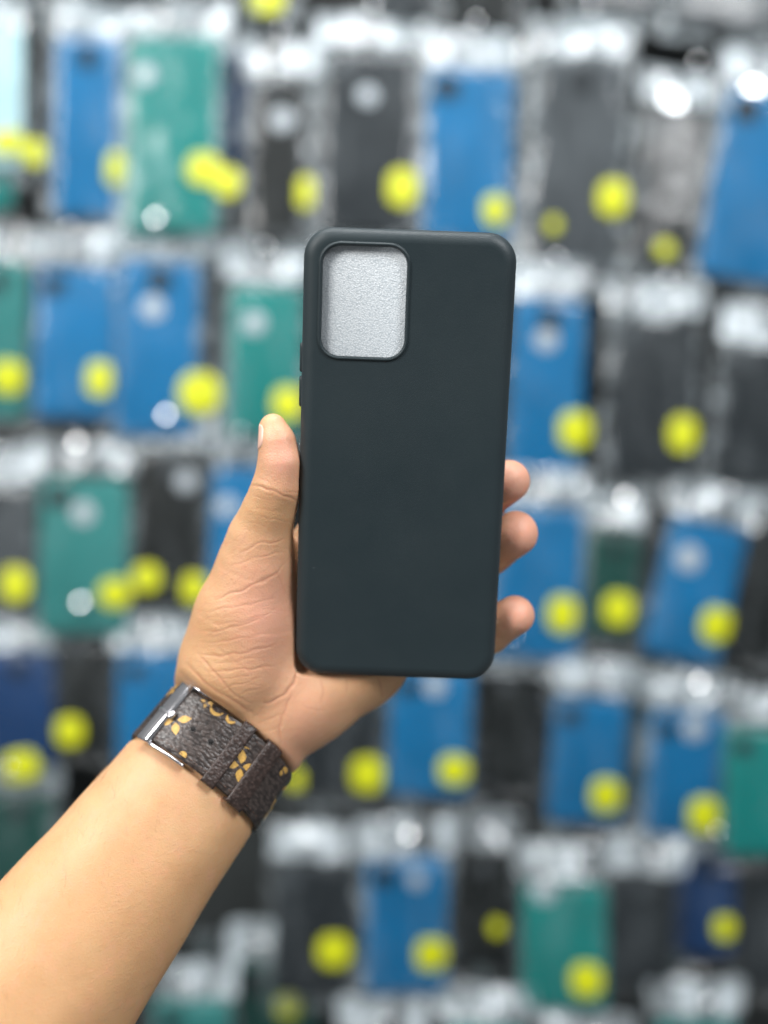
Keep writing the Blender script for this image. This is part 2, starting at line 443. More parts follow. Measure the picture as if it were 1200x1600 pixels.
# (colour, cx, top, bottom, width, lean, sticker(s), round opening, layer, label)
B_ = 'blue'; T_ = 'teal'; K_ = 'black'
ROWS = [
 # strip along the top edge
 ('slate', 60, -210, -14, 118, 1, None, None, 0, 'slate bagged phone case cut off at the top left corner'),
 ('slate', 200, -200, 8, 120, 0, None, None, 0, 'dark slate bagged phone case cut off above the teal top-row case'),
 ('grey', 330, -200, -10, 120, 0, None, None, 0, 'grey bagged phone case cut off, left of the yellow dot at top'),
 ('slate', 425, -190, 10, 66, 0, (418, 8, 66, 50), None, 1, 'narrow dark bagged case at top edge with a yellow sticker showing'),
 ('slate', 640, -200, 34, 90, 2, None, None, 0, 'dark slate bagged case at top edge above the hazy grey case'),
 ('black', 755, -190, 66, 130, 2, None, None, 1, 'black bagged case at top edge above the blue glossy-topped case'),
 ('slate', 960, -200, 24, 130, 3, None, None, 0, 'slate bagged case at top edge above the hooked grey case'),
 ('grey', 1130, -190, 44, 150, 4, None, None, 0, 'grey bagged phone case cut off near the top right corner'),
 # first full row
 ('palecyan', -10, 40, 262, 90, 0, [(14, 224, 64, 46), (56, 240, 46, 46)], None, 0, 'pale cyan bagged case cut off at left edge of first full row'),
 ('teal', -20, 250, 330, 80, 0, None, None, 1, 'sliver of teal bagged case at left edge below the pale cyan one'),
 (B_, 137, 62, 340, 100, 1, (182, 266, 36, 60), None, 0, 'slim blue bagged case left of the large teal top-row case'),
 (T_, 270, 58, 368, 146, 1, [(322, 270, 62, 58, -8), (360, 292, 52, 54, -12)], (228, 118, 40), 0, 'large teal bagged case with a double yellow sticker, first full row'),
 ('navy', 368, 90, 312, 60, 1, None, None, 2, 'dark blue bagged case tucked behind, right of the large teal case'),
 (K_, 436, 122, 372, 90, 2, (480, 306, 30, 56), (442, 190, 44), 0, 'narrow black bagged case with white dot, just above the held case left corner'),
 ('slate', 580, 82, 366, 142, 1, (628, 297, 56, 70), (574, 152, 38), 0, 'hazy grey-black bagged case with yellow sticker, directly above held case'),
 (B_, 732, 112, 380, 134, 2, (772, 330, 46, 62), None, 0, 'blue bagged case with shiny crumpled top, above held case right half'),
 ('grey', 900, 96, 432, 132, 3, [(956, 312, 56, 66), (864, 352, 24, 28)], None, 0, 'tall hazy grey bagged case with yellow sticker, upper right'),
 (K_, 1050, 168, 415, 100, 8, (1034, 393, 34, 32), None, 1, 'black bagged case in shadow between hazy grey and upper right blue'),
 (B_, 1185, 150, 440, 150, 9, None, None, 0, 'leaning blue bagged case cut off at upper right edge'),
 # second row
 ('seagreen', 2, 412, 655, 86, 0, (14, 590, 62, 70), None, 0, 'pale green bagged case cut off at left edge of second row'),
 (B_, 118, 420, 655, 124, 1, (157, 594, 46, 66), None, 0, 'plain blue bagged case left of the white-dotted blue one, second row'),
 (B_, 247, 408, 684, 126, 2, (313, 615, 78, 74), (240, 483, 44), 0, 'blue bagged case with white dot and yellow sticker, left second row'),
 ('grey', 330, 430, 640, 60, 1, None, None, 2, 'grey bagged case tucked behind between blue and teal, second row'),
 (T_, 416, 448, 684, 116, 1, (450, 632, 60, 66), (397, 506, 44), 0, 'teal bagged case with white dot beside the held case left edge'),
 (B_, 853, 470, 744, 116, 2, (897, 672, 60, 66), (851, 532, 44), 0, 'blue bagged case with white dot touching the held case right edge'),
 ('slate', 1018, 500, 756, 132, 3, (1064, 678, 58, 66), None, 0, 'grey-black bagged case with round yellow sticker, right of second row'),
 ('slate', 1185, 540, 764, 120, 6, None, None, 0, 'grey-black bagged case cut off at right edge of second row'),
 # third row
 ('grey', 10, 758, 965, 90, 0, (30, 912, 60, 66), None, 0, 'grey bagged case cut off at left edge of third row'),
 ('seagreen', 132, 748, 990, 138, 1, (182, 926, 64, 54, 12), (132, 802, 44), 0, 'pale teal bagged case with slanted yellow sticker, left of the thumb'),
 (K_, 266, 706, 952, 110, 1, [(232, 902, 50, 50, 10), (306, 918, 42, 56)], (292, 752, 40), 0, 'black bagged case with two yellow stickers left of the hand'),
 (B_, 378, 730, 930, 96, 2, None, (356, 792, 38), 0, 'blue bagged case partly hidden behind the thumb'),
 (B_, 838, 792, 1030, 138, 2, (877, 958, 60, 66), None, 0, 'blue bagged case behind the fingertips'),
 ('darkgreen', 955, 832, 996, 84, 3, (965, 950, 54, 62), None, 0, 'small dark green bagged case with yellow sticker right of the fingertips'),
 (B_, 1085, 816, 1034, 124, 13, (1115, 975, 58, 66), (1072, 872, 50), 0, 'leaning blue bagged case with yellow sticker, right of third row'),
 (K_, 1190, 800, 1030, 90, 10, None, None, 1, 'black bagged case cut off at right edge of third row'),
 # fourth row
 ('navy', 30, 1020, 1200, 110, 0, [(36, 1194, 76, 60, 8), (112, 1140, 50, 56)], None, 0, 'dark blue bagged case with yellow stickers at left edge, fourth row'),
 (K_, 136, 990, 1170, 96, 1, None, None, 1, 'black bagged case left of the watch strap'),
 (B_, 240, 1022, 1200, 110, 1, None, None, 0, 'blue bagged case partly hidden behind the wrist'),
 ('slate', 530, 1080, 1244, 130, 2, [(574, 1207, 58, 66), (462, 1215, 30, 40)], None, 0, 'dark slate bagged case below the held case with yellow sticker'),
 (B_, 672, 1046, 1244, 128, 2, (709, 1200, 54, 60), (680, 1070, 40), 0, 'blue bagged case right below the held case bottom edge'),
 (K_, 786, 1040, 1225, 92, 3, None, None, 1, 'black bagged case below the held case right bottom corner'),
 (B_, 918, 1090, 1286, 118, 3, (945, 1240, 58, 64), None, 0, 'blue bagged case without dot, left of two at lower right'),
 ('darkgreen', 990, 1100, 1260, 50, 3, None, None, 2, 'dark green bagged case tucked between two blue ones at lower right'),
 (B_, 1068, 1110, 1306, 118, 2, (1098, 1270, 58, 64), (1082, 1135, 44), 0, 'blue bagged case with pale dot, right of two at lower right'),
 (T_, 1188, 1140, 1336, 116, 2, None, None, 0, 'teal bagged case cut off at right edge of fourth row'),
 # fifth row
 ('darkgreen', 30, 1240, 1420, 110, 0, None, None, 1, 'dark green bagged case at left edge above the forearm'),
 ('slate', 488, 1350, 1552, 120, 2, (522, 1482, 60, 66), (510, 1332, 34), 0, 'dark slate bagged case with yellow sticker, right of the forearm'),
 (B_, 634, 1338, 1552, 130, 1, (673, 1488, 58, 64), (650, 1370, 34), 0, 'blue bagged case with yellow sticker, bottom centre'),
 (K_, 752, 1330, 1510, 104, 1, (775, 1445, 26, 30), None, 1, 'black bagged case between the bottom blue and teal cases'),
 (T_, 882, 1382, 1574, 132, 1, (915, 1525, 58, 64), (850, 1392, 44), 0, 'teal bagged case with yellow sticker at bottom right'),
 ('slate', 1000, 1366, 1542, 100, 3, None, None, 0, 'charcoal bagged case right of the bottom teal one'),
 ('navy', 1100, 1336, 1492, 96, 2, (1128, 1445, 40, 46), None, 1, 'dark navy bagged case with dim yellow sticker, bottom right'),
 ('slate', 1196, 1330, 1540, 80, 3, None, None, 1, 'slate bagged case cut off at right edge of the bottom row'),
 # strip along the bottom edge
 ('darkgreen', 430, 1500, 1760, 130, 1, (450, 1567, 44, 46), None, 2, 'dark green bagged case at bottom edge beside the forearm'),
 ('seagreen', 300, 1560, 1780, 120, 1, None, None, 0, 'pale green bagged case hidden low behind the forearm'),
 ('slate', 600, 1620, 1800, 120, 1, None, None, 0, 'bagged case below the bottom blue one, only its bag showing'),
 ('seagreen', 760, 1606, 1800, 130, 1, None, None, 0, 'bagged case at bottom edge left of the bottom teal one'),
 ('slate', 920, 1640, 1800, 130, 1, None, None, 0, 'bagged case below the bottom teal one, only its bag showing'),
 ('seagreen', 1085, 1590, 1800, 130, 1, None, None, 0, 'bagged case at bottom edge near the lower right corner'),
]
HOOKTIP = {}
hookpts = []
for i, (c_, cx, tp, bt, wp, ln, st, fp, ly, lb) in enumerate(ROWS):
    root, hp = bagged_case(i, c_, cx, tp, bt, wp, ln, st, fp, ly, lb, cut=(fp is None or fp[0] > cx - wp * .1))
    hookpts.append((hp, lb, ly, cx))

def tube(pts, r, n=8):
    V = []; F = []
    pts = [Vector(p) for p in pts]
    for i, p in enumerate(pts):
        d = (pts[min(i+1, len(pts)-1)] - pts[max(i-1, 0)]).normalized()
        u = d.orthogonal().normalized(); v = d.cross(u)
        for j in range(n):
            a = 2*math.pi*j/n
            V.append(tuple(p + (u*math.cos(a) + v*math.sin(a)) * r))
    for i in range(len(pts)-1):
        for j in range(n):
            a, b2 = i*n+j, i*n+(j+1) % n
            F.append((a, b2, b2+n, a+n))
    F.append(list(range(n))[::-1]); F.append([(len(pts)-1)*n+j for j in range(n)])
    return V, F
def dome(c, nrm, rad, rc, n=16, rings=5):
    """shallow convex cap (lens shape)"""
    nrm = Vector(nrm).normalized(); u = nrm.orthogonal().normalized(); v = nrm.cross(u)
    V = []; F = []
    c = Vector(c)
    for i in range(rings):
        rr = rad * (i + 1) / rings
        z = -(rc - math.sqrt(rc*rc - rr*rr))
        for j in range(n):
            a = 2*math.pi*j/n
            V.append(tuple(c + nrm*z + (u*math.cos(a) + v*math.sin(a)) * rr))
    V.append(tuple(c))
    t = len(V) - 1
    for j in range(n): F.append((t, j, (j+1) % n))
    for i in range(rings-1):
        for j in range(n):
            a, b2 = i*n+j, i*n+(j+1) % n
            F.append((a, a+n, b2+n, b2))
    base = len(V)
    for j in range(n):
        V.append(tuple(Vector(V[(rings-1)*n+j]) - nrm*1.2))
    for j in range(n):
        F.append(((rings-1)*n+j, base+j, base+(j+1) % n, (rings-1)*n+(j+1) % n))
    F.append([base+j for j in range(n)][::-1])
    return V, F
GLINTS = [(243, 345), (404, 350), (165, 310), (240, 668), (165, 665), (120, 972), (383, 1547), (513, 1555), (655, 670), (1180, 750), (1060, 40), (600, 1320), (935, 785), (1090, 1050)]
LAMP = np.array([-1550, -950, 1200.])
for i, (hp, lb, ly, cx) in enumerate(hookpts):
    if ly == 2: continue
    x, y, z = hp
    root = empty('wire_hook'); root.location = (x*S, (D0+66)*S, z*S + CAMZ)
    inv = Matrix.Translation(root.location).inverted()
    tip = np.array([x, y - 34, z + 5])
    pts = [(x, D0 + 66, z), (x, y - 18, z), (x, y - 26, z + .6), (x, y - 31, z + 2.5), (x, y - 33, z + 4)]
    o = link('hook_wire', *tube(pts, 1.6), M['steel'], root); o.matrix_parent_inverse = inv
    bright = any(abs(x/(K*y) + 600 - a) < 45 and abs(800 - z/(K*y) - b) < 45 for a, b in GLINTS)  # these spots get wider, flatter caps, shaped for a stronger lamp glint
    hv = (LAMP - tip) / np.linalg.norm(LAMP - tip) - tip / np.linalg.norm(tip)
    o = link('end_cap', *dome(tip, hv, *((6.0, 17.0) if bright else (3.0, 6.0))), M['steel'], root); o.matrix_parent_inverse = inv  # glint built into the shape: cap aimed to mirror the lamp into the camera
    V, F = slab(16, 22, 3, [(0, 0), (0, 2)], 3)
    o = link('wall_plate', np.stack([V[:,0] + x, D0 + 66 - V[:,2], V[:,1] + z], 1), F, M['steel'], root, smooth=False); o.matrix_parent_inverse = inv
    key = lb.split(',')[0]
    tag(root, 'steel hook carrying the ' + ' '.join(key.split()[:12]), 'hook', 'steel hooks on the wall')

# ================================================================== held case
W_T, W_B = -67.0, 67.0
tc_ = P(643, 358, W_T); bc_ = P(616, 1062, W_B)
cc = (tc_ + bc_) / 2
ey = (tc_ - bc_); CL = np.linalg.norm(ey); ey /= CL
ex = P(811, 370, W_T) - P(475, 357, W_T); ex[1] = 0
ex -= ey * ex.dot(ey); ex /= np.linalg.norm(ex)
ez = np.cross(ex, ey)                                    # toward the camera
if ez[1] > 0: ez = -ez
CW = 77.6; CT = 10.0; CR = 10.8
def C2W(v):
    v = np.asarray(v, float); return cc + v[:, 0:1]*ex + v[:, 1:2]*ey + v[:, 2:3]*ez      # z=0 is the back face
def W2C(p):
    q = p - cc; return np.stack([q @ ex, q @ ey, q @ ez], 1)
def pix2case(u, v):
    d = P(u, v, 0); d = d / np.linalg.norm(d)
    t = cc.dot(ez) / d.dot(ez); q = d * t - cc
    return np.array([q @ ex, q @ ey])
w0 = pix2case(503, 385); w1 = pix2case(633, 556)
a_, b_ = pix2case(505, 470), pix2case(633, 470)
WC = np.array([(pix2case(503, 470)[0] + pix2case(634, 470)[0]) / 2, (pix2case(568, 385)[1] + pix2case(568, 557)[1]) / 2])
WW = pix2case(634, 470)[0] - pix2case(503, 470)[0]; WH = pix2case(568, 384)[1] - pix2case(568, 557)[1]
WR = 6.6

def build_case():
    bm = bmesh.new()
    n = 14; L = 4*n
    def ring(wd, hg, r, z, off=(0, 0), nn=n):
        return [bm.verts.new((x + off[0], y + off[1], z)) for x, y in rr_dense(wd, hg, r, nn)]
    def bridge(r1, r2):
        for j in range(len(r1)):
            bm.faces.new((r1[j], r1[(j+1) % len(r1)], r2[(j+1) % len(r1)], r2[j]))
    prof = []
    A, Bd = 4.9, 4.4
    for i in range(13):
        a = math.pi/2 * i / 12
        prof.append((A * (1 - math.sin(a)**1.0), -Bd * (1 - math.cos(a)) ** 1.0))
    prof += [(.0, -6.0), (.05, -8.2), (.25, -9.3), (.8, -9.85), (1.5, -10.0), (2.1, -9.8), (2.3, -9.3), (1.9, -8.6), (1.6, -7.5), (1.6, -3.2), (2.3, -1.8), (3.6, -1.4)]
    rings = [ring(CW - 2*i_, CL - 2*i_, max(CR - i_*.85, 2), z) for i_, z in prof]
    for a, b in zip(rings, rings[1:]): bridge(a, b)
    nh = 12
    h0 = ring(WW + .5, WH + .5, WR + .25, 0, WC, nh)
    h1 = ring(WW + .1, WH + .1, WR, -.35, WC, nh)
    h2 = ring(WW, WH, WR, -1.4, WC, nh)
    bridge(h0, h1); bridge(h1, h2)
    def fill(ra, rb):
        # zip the outer loop to the window loop by angle about the window centre
        def ordered(r):
            an = [math.atan2(v.co.y - WC[1], v.co.x - WC[0]) % (2*math.pi) for v in r]
            k0 = min(range(len(r)), key=lambda q: an[q])
            return [r[(k0 + q) % len(r)] for q in range(len(r))], [an[(k0 + q) % len(r)] for q in range(len(r))]
        A_, aa = ordered(ra); B2, ab = ordered(rb)
        aa = aa + [aa[0] + 2*math.pi]; ab = ab + [ab[0] + 2*math.pi]
        i = j = 0
        while i < len(A_) or j < len(B2):
            if j >= len(B2) or (i < len(A_) and aa[i+1] <= ab[j+1]):
                bm.faces.new((A_[i % len(A_)], A_[(i+1) % len(A_)], B2[j % len(B2)])); i += 1
            else:
                bm.faces.new((A_[i % len(A_)], B2[(j+1) % len(B2)], B2[j % len(B2)])); j += 1
    fill(rings[0], h0); fill(rings[-1], h2)
    bmesh.ops.recalc_face_normals(bm, faces=bm.faces)
    V = np.array([v.co[:] for v in bm.verts]); bm.verts.index_update()
    F = [[v.index for v in f.verts] for f in bm.faces]; bm.free()
    return V, F
case_root = empty('phone_case'); case_root.location = W(C2W([[0, -CL/2, -5]])[0])
cinv = Matrix.Translation(case_root.location).inverted()
V, F = build_case()
o = link('case_shell', C2W(V), F, M['case'], case_root); o.matrix_parent_inverse = cinv; fix_normals(o); sharp(o, 50)
for p_ in o.data.polygons:
    if len(p_.vertices) == 3: p_.use_smooth = False
# raised rim round the camera window
V = []; F = []
n = 12; L = 4*n
rp = [(1.8, -.35), (1.6, -.02), (1.35, .05), (1.2, .45), (.95, .68), (.6, .66), (.3, .40), (.22, -.3)]
for off, z in rp:
    V += [(x + WC[0], y + WC[1], z) for x, y in rr_outline(WW + 2*off, WH + 2*off, WR + off, n)]
for i in range(len(rp)-1):
    for j in range(L):
        a, b2 = i*L+j, i*L+(j+1) % L
        F.append((a, b2, b2+L, a+L))
o = link('camera_window_rim', C2W(V), F, M['case'], case_root); o.matrix_parent_inverse = cinv; fix_normals(o)
# side buttons on the left edge
for v0, v1, nm in ((536, 583, 'power_button'), (589, 638, 'volume_button')):
    y0 = pix2case(480, v0)[1]; y1 = pix2case(480, v1)[1]
    V, F = slab(y0 - y1, 3.6, 1.7, [(0, -.5), (0, .5), (.25, .8), (.7, .95)], 6)
    V = np.stack([-CW/2 + .1 - V[:, 2], (y0 + y1)/2 + V[:, 0], -5.9 + V[:, 1]], 1)
    o = link(nm, C2W(V), F, M['case'], case_root); o.matrix_parent_inverse = cinv; fix_normals(o); sharp(o, 50)
tag(case_root, 'matte black phone case held up in the hand', 'phone case')
V, F = slab(CW - 6.5, CL - 6.5, 7, [(.4, -5.2), (0, -4.8), (0, -2.5), (.4, -2.1)], 8)
fo = link('foam_sheet', C2W(V), F, M['foam']); fix_normals(fo)
tag(fo, 'white packing foam seen through the camera window of the held case', 'foam sheet')

def case_sdf(p):
    q = W2C(p); q[:, 2] += CT/2
    a = np.abs(q) - np.array([CW/2 - 4, CL/2 - 4, CT/2 - 4]); 
    return np.linalg.norm(np.maximum(a, 0), axis=1) + np.minimum(a.max(1), 0) - 4.0

# ================================================================== hand and forearm (one continuous surface)
def cone(a, ra, b, rb):
    A = P(*a); B = P(*b); r0 = RAD(ra, a[2]); r1 = RAD(rb, b[2])
    ab = B - A; L2 = ab @ ab
    def f(p):
        h = np.clip((p - A) @ ab / L2, 0, 1)
        return np.linalg.norm(p - A - h[:, None]*ab, axis=1) - (r0 + (r1 - r0)*h)
    lo = np.minimum(A - r0, B - r1); hi = np.maximum(A + r0, B + r1)
    return f, lo, hi
# forearm frame
AX1 = P(302, 1225, 118); AX3 = P(-60, 1700, -40)
axd = AX1 - AX3; axd /= np.linalg.norm(axd)              # toward the hand
fe2 = np.array([0, -1., 0]); fe2 -= axd * fe2.dot(axd); fe2 /= np.linalg.norm(fe2)      # toward the camera
fe1 = np.cross(axd, fe2)
if fe1[0] < 0: fe1 = -fe1                                # to the right and down
FT = np.array([-230, -143, -83, -45, -12, 0, 14, 30])    # mm along the axis from AX1
FR1 = np.array([46, 42.5, 37.6, 33.6, 30.9, 30.2, 28.8, 27.5])
FR2 = np.array([40, 36, 31, 26.5, 22.8, 21.8, 20.0, 18.2])
def forearm(p):
    q = p - AX1; t = q @ axd; a = q @ fe1; b = q @ fe2
    tt = np.clip(t, FT[0], FT[-1])
    r1 = np.interp(tt, FT, FR1); r2 = np.interp(tt, FT, FR2)
    k0 = (np.abs(a/r1)**2.15 + np.abs(b/r2)**2.15) ** (1/2.15)
    d = (k0 - 1) * np.minimum(r1, r2) * np.where(k0 > 1, 1.05, 1)
    over = np.maximum(t - FT[-1], FT[0] - t)
    return np.where(over > 0, np.sqrt(np.maximum(d, 0)**2 + over**2) + np.minimum(d, 0)*0, d)

SKEW = 4.3
STRAP_T = float((P(331, 1184, 131) - AX1) @ axd)
def smin(a, b, k):
    h = np.maximum(k - np.abs(a - b), 0) / k
    return np.minimum(a, b) - h*h*k*.25

PALM = [  # a, ra, b, rb, blend
  ((350, 1112, 146), 84, (370, 1040, 130), 86, 7),      # heel, thumb side
  ((372, 1040, 124), 84, (386, 960, 108), 76, 8),      # thenar
  ((386, 960, 108), 74, (400, 885, 84), 56, 8),
  ((400, 885, 84), 54, (408, 838, 66), 45, 8),
  ((404, 1142, 150), 74, (470, 1090, 158), 76, 8),      # hypothenar
  ((470, 1090, 158), 74, (566, 1036, 168), 70, 8),
  ((400, 1090, 162), 62, (520, 950, 166), 56, 10),       # palm hollow
  ((440, 1040, 150), 62, (500, 862, 146), 48, 9),
  ((520, 950, 168), 52, (560, 910, 168), 46, 6),
  ((540, 990, 172), 50, (590, 965, 172), 46, 6),
  ((562, 1035, 168), 64, (610, 1008, 172), 44, 6),
]
THUMB = [
  ((408, 838, 66), 45, (421, 797, 46), 38.5, 5),
  ((421, 797, 46), 38, (432, 762, 32), 35.5, 4),
  ((432, 762, 32), 35, (437, 722, 22), 32, 4),
  ((437, 722, 22), 31, (433, 690, 18), 26.5, 4),
  ((433, 690, 18), 26, (426, 668, 20), 21, 3),
]
FING = [
  [((500, 862, 146), 46, (560, 720, 150), 38), ((560, 720, 150), 37, (600, 620, 140), 33), ((600, 620, 140), 32, (622, 556, 122), 28)],
  [((556, 908, 168), 43, (690, 838, 162), 39), ((690, 838, 162), 38, (752, 780, 122), 35), ((752, 780, 122), 35, (795, 751, 84), 32.5)],
  [((586, 964, 172), 41, (708, 908, 168), 38), ((708, 908, 168), 37, (766, 860, 132), 36), ((766, 860, 132), 36, (806, 833, 96), 34.5)],
  [((612, 1008, 172), 39, (710, 1003, 172), 36), ((710, 1003, 172), 35, (764, 986, 142), 33.5), ((764, 986, 142), 33.5, (804, 961, 108), 31)],
]
prims = []
for a, ra, b, rb, k_ in PALM: prims.append((cone(a, ra, b, rb), k_))
for a, ra, b, rb, k_ in THUMB: prims.append((cone(a, ra, b, rb), k_))
def body_sdf(p):
    d = forearm(p)
    for (f, lo, hi), k_ in prims:
        d = smin(d, f(p), k_)
    fd = None
    for ch in FING:
        c = None
        for (a, ra, b, rb) in ch:
            x = cone(a, ra, b, rb)[0](p)
            c = x if c is None else smin(c, x, 2.5)
        fd = c if fd is None else smin(fd, c, .9)
    d = smin(d, fd, 5)
    # the strap presses a shallow groove into the heel of the hand
    qs = p - AX1; ts = qs @ axd - STRAP_T
    gs = np.abs(ts - SKEW*np.clip((qs @ fe2)/20.0, -1, 1)) - 12.7
    r1 = np.interp(ts + STRAP_T, FT, FR1); r2 = np.interp(ts + STRAP_T, FT, FR2)
    de = ((np.abs(qs @ fe1)/r1)**2.15 + (np.abs(qs @ fe2)/r2)**2.15) ** (1/2.15)
    de = (de - 1)*np.minimum(r1, r2)
    cg = -np.maximum(gs, .1 - de)
    h = np.maximum(3 - np.abs(d - cg), 0)/3
    d = np.where(np.abs(ts) < 22, np.maximum(d, cg) + h*h*3*.25*np.clip((22 - np.abs(ts))/4, 0, 1), d)
    cs = -(case_sdf(p) - .25)
    # soft press against the case
    h = np.maximum(1.6 - np.abs(d - cs), 0) / 1.6
    return np.maximum(d, cs) + h*h*1.6*.25

def surface_nets(f, lo, hi, step):
    nx, ny, nz = [int(math.ceil((h - l)/step)) + 1 for l, h in zip(lo, hi)]
    g = np.empty((nx, ny, nz), np.float32)
    xs = lo[0] + np.arange(nx)*step; ys = lo[1] + np.arange(ny)*step; zs = lo[2] + np.arange(nz)*step
    # coarse pass first, evaluate finely only near the surface
    cs = 6
    cxs = np.arange(0, nx + cs, cs); cys = np.arange(0, ny + cs, cs); czs = np.arange(0, nz + cs, cs)
    Xc, Yc, Zc = np.meshgrid(lo[0] + (cxs + cs/2)*step, lo[1] + (cys + cs/2)*step, lo[2] + (czs + cs/2)*step, indexing='ij')
    dc = f(np.stack([Xc.ravel(), Yc.ravel(), Zc.ravel()], 1)).reshape(Xc.shape)
    big = np.repeat(np.repeat(np.repeat(dc, cs, 0), cs, 1), cs, 2)[:nx, :ny, :nz]
    g[:] = big
    near = np.argwhere(np.abs(big) < cs*step*1.8)
    pts = np.stack([xs[near[:, 0]], ys[near[:, 1]], zs[near[:, 2]]], 1)
    out = np.empty(len(pts), np.float32)
    for s in range(0, len(pts), 400000): out[s:s+400000] = f(pts[s:s+400000])
    g[near[:, 0], near[:, 1], near[:, 2]] = out
    ins = g < 0
    c8 = np.zeros((nx-1, ny-1, nz-1), np.int8)
    for dx in (0, 1):
        for dy in (0, 1):
            for dz in (0, 1):
                c8 += ins[dx:nx-1+dx, dy:ny-1+dy, dz:nz-1+dz]
    act = (c8 > 0) & (c8 < 8)
    idx = -np.ones(act.shape, np.int64); cells = np.argwhere(act); idx[act] = np.arange(len(cells))
    acc = np.zeros((len(cells), 3)); cnt = np.zeros(len(cells))
    i, j, k = cells.T
    corners = [(a, b, c) for a in (0, 1) for b in (0, 1) for c in (0, 1)]
    for ca in corners:
        for ax in range(3):
            if ca[ax]: continue
            cb = list(ca); cb[ax] = 1
            va = g[i+ca[0], j+ca[1], k+ca[2]].astype(float); vb = g[i+cb[0], j+cb[1], k+cb[2]].astype(float)
            m = (va < 0) != (vb < 0)
            t = np.where(m, va / np.where(m, va - vb, 1), 0)
            pnt = np.stack([i+ca[0], j+ca[1], k+ca[2]], 1).astype(float); pnt[:, ax] += t
            acc += pnt * m[:, None]; cnt += m
    verts = acc / cnt[:, None] * step + np.array(lo)
    faces = []
    for ax in range(3):
        sl0 = [slice(None)]*3; sl1 = [slice(None)]*3
        sl0[ax] = slice(0, -1); sl1[ax] = slice(1, None)
        A_ = ins[tuple(sl0)]; B2 = ins[tuple(sl1)]
        e = np.argwhere(A_ != B2)
        o1, o2 = [q for q in range(3) if q != ax]
        ok = (e[:, o1] > 0) & (e[:, o2] > 0) & (e[:, o1] < g.shape[o1]-1) & (e[:, o2] < g.shape[o2]-1); e = e[ok]
        flip = A_[e[:, 0], e[:, 1], e[:, 2]]
        def cell(d1, d2):
            q = e.copy(); q[:, o1] -= d1; q[:, o2] -= d2
            return idx[q[:, 0], q[:, 1], q[:, 2]]
        quad = np.stack([cell(1, 1), cell(0, 1), cell(0, 0), cell(1, 0)], 1)
        if ax == 1: flip = ~flip
        quad[~flip] = quad[~flip][:, ::-1]
        faces.append(quad)
    return verts, np.vstack(faces)

LO = np.array([-205., 360., -225.]); HI = np.array([66., 500., 66.])
hv_, hf_ = surface_nets(body_sdf, LO, HI, 1.4)

def project(p, it=3):
    for _ in range(it):
        d = body_sdf(p); e = .25; g = np.empty_like(p)
        for a in range(3):
            q = p.copy(); q[:, a] += e; g[:, a] = (body_sdf(q) - d) / e
        gn = np.maximum((g*g).sum(1, keepdims=True), .2)
        st = d[:, None]*g/gn
        ln = np.linalg.norm(st, axis=1, keepdims=True)
        p = p - st*np.minimum(1, .8/np.maximum(ln, 1e-9))
    return p, g / np.maximum(np.linalg.norm(g, axis=1, keepdims=True), 1e-6)
def to_px(p):
    return 600 + p[:, 0]/(K*p[:, 1]), 800 - p[:, 2]/(K*p[:, 1])

bm = bmesh.new()
for v in hv_: bm.verts.new(v)
bm.verts.ensure_lookup_table()
for f in hf_: bm.faces.new([bm.verts[q] for q in f])
def subdivide_where(test):
    bm.verts.ensure_lookup_table()
    p = np.array([v.co[:] for v in bm.verts])
    _, nn = project(p, 1)
    ok = test(p, nn)
    es = [e for e in bm.edges if ok[e.verts[0].index] and ok[e.verts[1].index]]
    bmesh.ops.subdivide_edges(bm, edges=es, cuts=1, use_grid_fill=True)
    bm.verts.index_update()
bm.verts.index_update()
def hand_front(p, n):
    u, v = to_px(p)
    return (n[:, 1] < .35) & (v < 1240) & (u < 660)
subdivide_where(hand_front)
def crease_zone(p, n):
    u, v = to_px(p)
    return (n[:, 1] < .15) & (v < 1225) & (v > 740) & (u < 640) & (case_sdf(p) > .8)
subdivide_where(crease_zone)
bm.verts.ensure_lookup_table()
hp_ = np.array([v.co[:] for v in bm.verts]); hp_, hn = project(hp_, 3)
hfaces = [[v.index for v in f.verts] for f in bm.faces]; bm.free()

